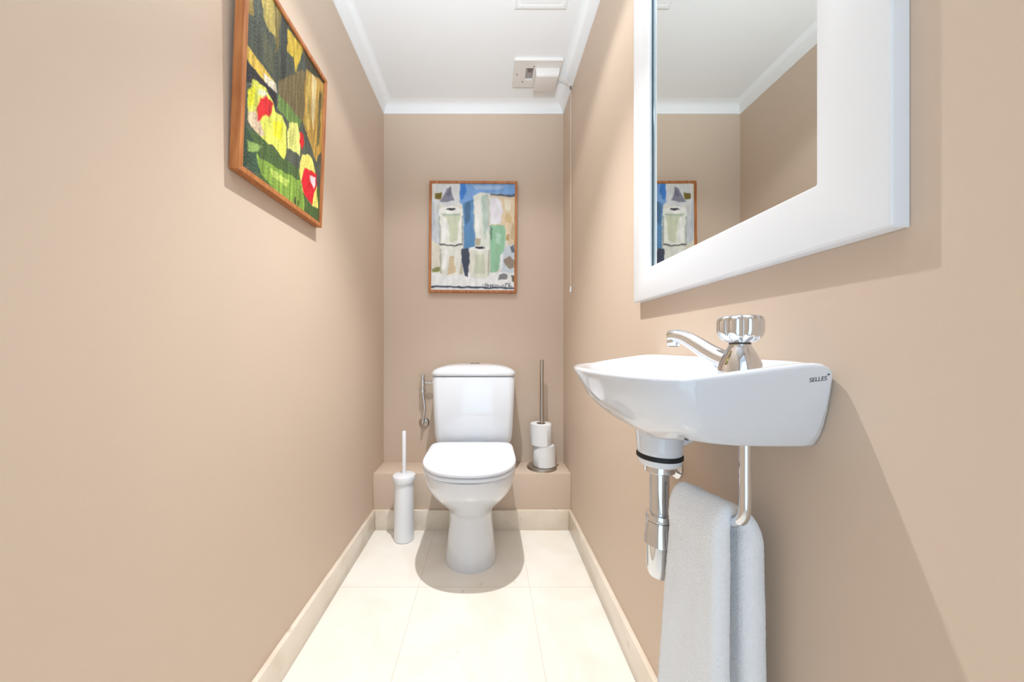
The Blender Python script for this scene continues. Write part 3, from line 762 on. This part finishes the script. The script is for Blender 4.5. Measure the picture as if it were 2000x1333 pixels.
def towel():
    # path in the x-z plane: up the room side, over the rail, down the wall side; section swept = rounded slab
    path = []
    def seg(x0, z0, x1, z1, n, t0, t1, y00, y01, y10, y11):
        for k in range(n):
            u = k / n
            path.append((x0 + (x1 - x0) * u, z0 + (z1 - z0) * u, t0 + (t1 - t0) * u, y00 + (y10 - y00) * u, y01 + (y11 - y01) * u))
    seg(.3085, .26, .3125, .60, 110, .0255, .0235, .434, .535, .437, .531)
    n = 22; m_l = len(path)
    for k in range(n + 1):
        a = PI - PI * k / n
        t_ = .0235 + (.031 - .0235) * k / n
        cxr = (.0130 if a > PI / 2 else .0280)
        path.append((rx + .0 + math.cos(a) * cxr, .606 + math.sin(a) * .038, t_ * (1 - .35 * math.sin(a)), .437 + .003 * math.sin(a), .531 - .003 * math.sin(a)))
    m0 = len(path)
    for k in range(1, 111):
        u = k / 110
        path.append((.3535 + .002 * u, .606 - .346 * u, .033 + .002 * u, .437 - .003 * u, .531 + .006 * u))
    ny = 44; nr = 10
    rings = []
    N = len(path)
    for i, (x, z, th, y0, y1) in enumerate(path):
        a = path[max(0, i - 1)]; b = path[min(N - 1, i + 1)]
        tt = Vector((b[0] - a[0], b[1] - a[1])).normalized(); nn = Vector((-tt.y, tt.x))   # points outwards (room side on the way up)
        hh = th / 2; ring = []
        def put(yy, off):
            w = noise.noise((yy * 14, z * 4 + (5 if i > N / 2 else 0), 0)) * .0035 + noise.noise((yy * 45, z * 12, 3)) * .0010
            f_ = noise.noise((yy * 420, z * 420 + i * .37, off * 900)) * .0011
            zz = 0
            top = sm(1 - abs(i - N / 2) / 18)
            zz = 0
            sk = (.014 + .022 * max(0, min(1, (.6 - z) / .34))) * max(0, 1 - max(0, i - m_l) / 22) + top * .012
            sk *= max(0, (yy - y0)) / (y1 - y0)
            o_ = off * (1 + f_ * 90 * .35) + w * (1 if off > 0 else .4)
            ring.append((x - sk + nn.x * o_, yy + f_ * 1.0, z + nn.y * o_ + zz))
        L_ = y1 - y0
        for k in range(ny): put(y0 + hh * .8 + (L_ - 1.6 * hh) * k / (ny - 1), hh)
        for k in range(1, nr):
            t_ = PI * k / nr; put(y1 - hh * .8 + math.sin(t_) * hh * .8, hh * math.cos(t_))
        for k in range(ny): put(y1 - hh * .8 - (L_ - 1.6 * hh) * k / (ny - 1), -hh)
        for k in range(1, nr):
            t_ = PI * k / nr; put(y0 + hh * .8 - math.sin(t_) * hh * .8, -hh * math.cos(t_))
        rings.append(ring)
    g = G(); g.loft(rings)
    return g.obj('hand_towel', M['towel'], deg=80)
tw = towel()
tag(tw, 'white terry hand towel folded over the chrome rail below the washbasin', 'towel')

# ------------------------------------------------------------------ ceiling switch box with pull cord
t = thing('pull_cord_switch', 'white rectangular plate with cover box and pull cord on the ceiling by the right wall', 'pull switch', (0, 0, CEIL_Z))
px0, px1, py0, py1 = .117, .328, 1.452, 1.600
# plate with a real opening
ox0, ox1, oy0, oy1 = .172, .206, 1.492, 1.560
g = G()
xs = [px0, ox0, ox1, px1]; ys = [py0, oy0, oy1, py1]
for i in range(3):
    for j in range(3):
        if i == 1 and j == 1: continue
        g.box(xs[i], xs[i + 1], ys[j], ys[j + 1], -.012, 0)
me = mesh('cover_plate', g.v, g.f)
bm = bmesh.new(); bm.from_mesh(me); bmesh.ops.remove_doubles(bm, verts=bm.verts, dist=1e-6)
cnt = {}
inner_f = [f for f in bm.faces if abs(f.normal.z) < .1 and any(ff is not f and set(v_.index for v_ in ff.verts) == set(v_.index for v_ in f.verts) for ff in bm.faces)]
bmesh.ops.delete(bm, geom=inner_f, context='FACES'); bm.to_mesh(me); bm.free()
link('cover_plate', me, M['box'], t, smooth=False)
G().box(ox0 + .0005, ox1 - .0005, oy0 + .0005, oy1 - .0005, -.003, -.0005).obj('recess', M['cavity'], t, smooth=False)
g = G(); g.loft([[(ox0 + .012, oy0 + .004, -.003), (ox1 - .006, oy0 + .004, -.003), (ox1 - .006, oy0 + .032, -.003), (ox0 + .012, oy0 + .032, -.003)], [(ox0 + .014, oy0 + .008, -.009), (ox1 - .008, oy0 + .008, -.009), (ox1 - .008, oy0 + .026, -.009), (ox0 + .014, oy0 + .026, -.009)]])
g.obj('terminal_block', M['screw'], t, smooth=False)
for x, y in ((.133, 1.527), (.206, 1.483), (.163, 1.568)):
    G().lathe([(.0032, -.012), (.0032, -.0128), (.001, -.0132)], c=(x, y, 0), n=16).obj('screw', M['screw'], t)
g = G()
g.loft([[(.214, 1.488, -.0122), (.322, 1.488, -.0122), (.322, 1.592, -.0122), (.214, 1.592, -.0122)],
        [(.2165, 1.494, -.038), (.3195, 1.494, -.038), (.3195, 1.588, -.038), (.2165, 1.588, -.038)],
        [(.219, 1.500, -.044), (.317, 1.500, -.044), (.317, 1.584, -.044), (.219, 1.584, -.044)]])
g.obj('switch_box', M['box'], t, bevel=.0025)
pts = spline([(.318, 1.540, -.020), (.340, 1.535, -.026), (.366, 1.536, -.038), (.3825, 1.540, -.056)], 8)
G().tube(pts, .0022, 10).obj('cord_lead', M['cord'], t)
G().lathe([(.0035, -.055), (.0042, -.058), (.0042, -.068), (.003, -.072)], c=(.383, 1.540, 0), n=16).obj('cord_connector', M['screw'], t)
czb = 1.140 - CEIL_Z
rng = random.Random(3)
pts = [(.383, 1.540, z) for z in [(-.07 + (czb + .07) * k / 40) for k in range(41)]]
G().tube(pts, .0016, 8).obj('pull_cord', M['cord'], t)
ex, ey = pts[-1][0], pts[-1][1]
G().lathe([(.0018, czb + .004), (.0035, czb), (.0052, czb - .016), (.0060, czb - .022), (.0045, czb - .0245), (.001, czb - .025)], c=(ex, ey, 0), n=24, cap1=False).obj('cord_pull', M['plastic'], t)

# framed hatch nearer the camera on the ceiling
t = thing('ceiling_hatch', 'flat white panel with raised moulded rim on the ceiling, cut by the top edge', 'ceiling panel', (0, 0, CEIL_Z))
hx0, hx1, hy0, hy1 = .098, .292, 1.045, 1.240
rings = []
for i, z in ((0, 0), (0, -.002), (.003, -.0045), (.010, -.006), (.015, -.0055), (.024, -.002)):
    rings.append([(hx0 + i, hy0 + i, z), (hx1 - i, hy0 + i, z), (hx1 - i, hy1 - i, z), (hx0 + i, hy1 - i, z)])
G().loft(rings, True, False).obj('hatch_rim', M['ceiling'], t, deg=25)
G().box(hx0 + .023, hx1 - .023, hy0 + .023, hy1 - .023, -.005, -.001).obj('hatch_panel', M['ceiling'], t, smooth=False)
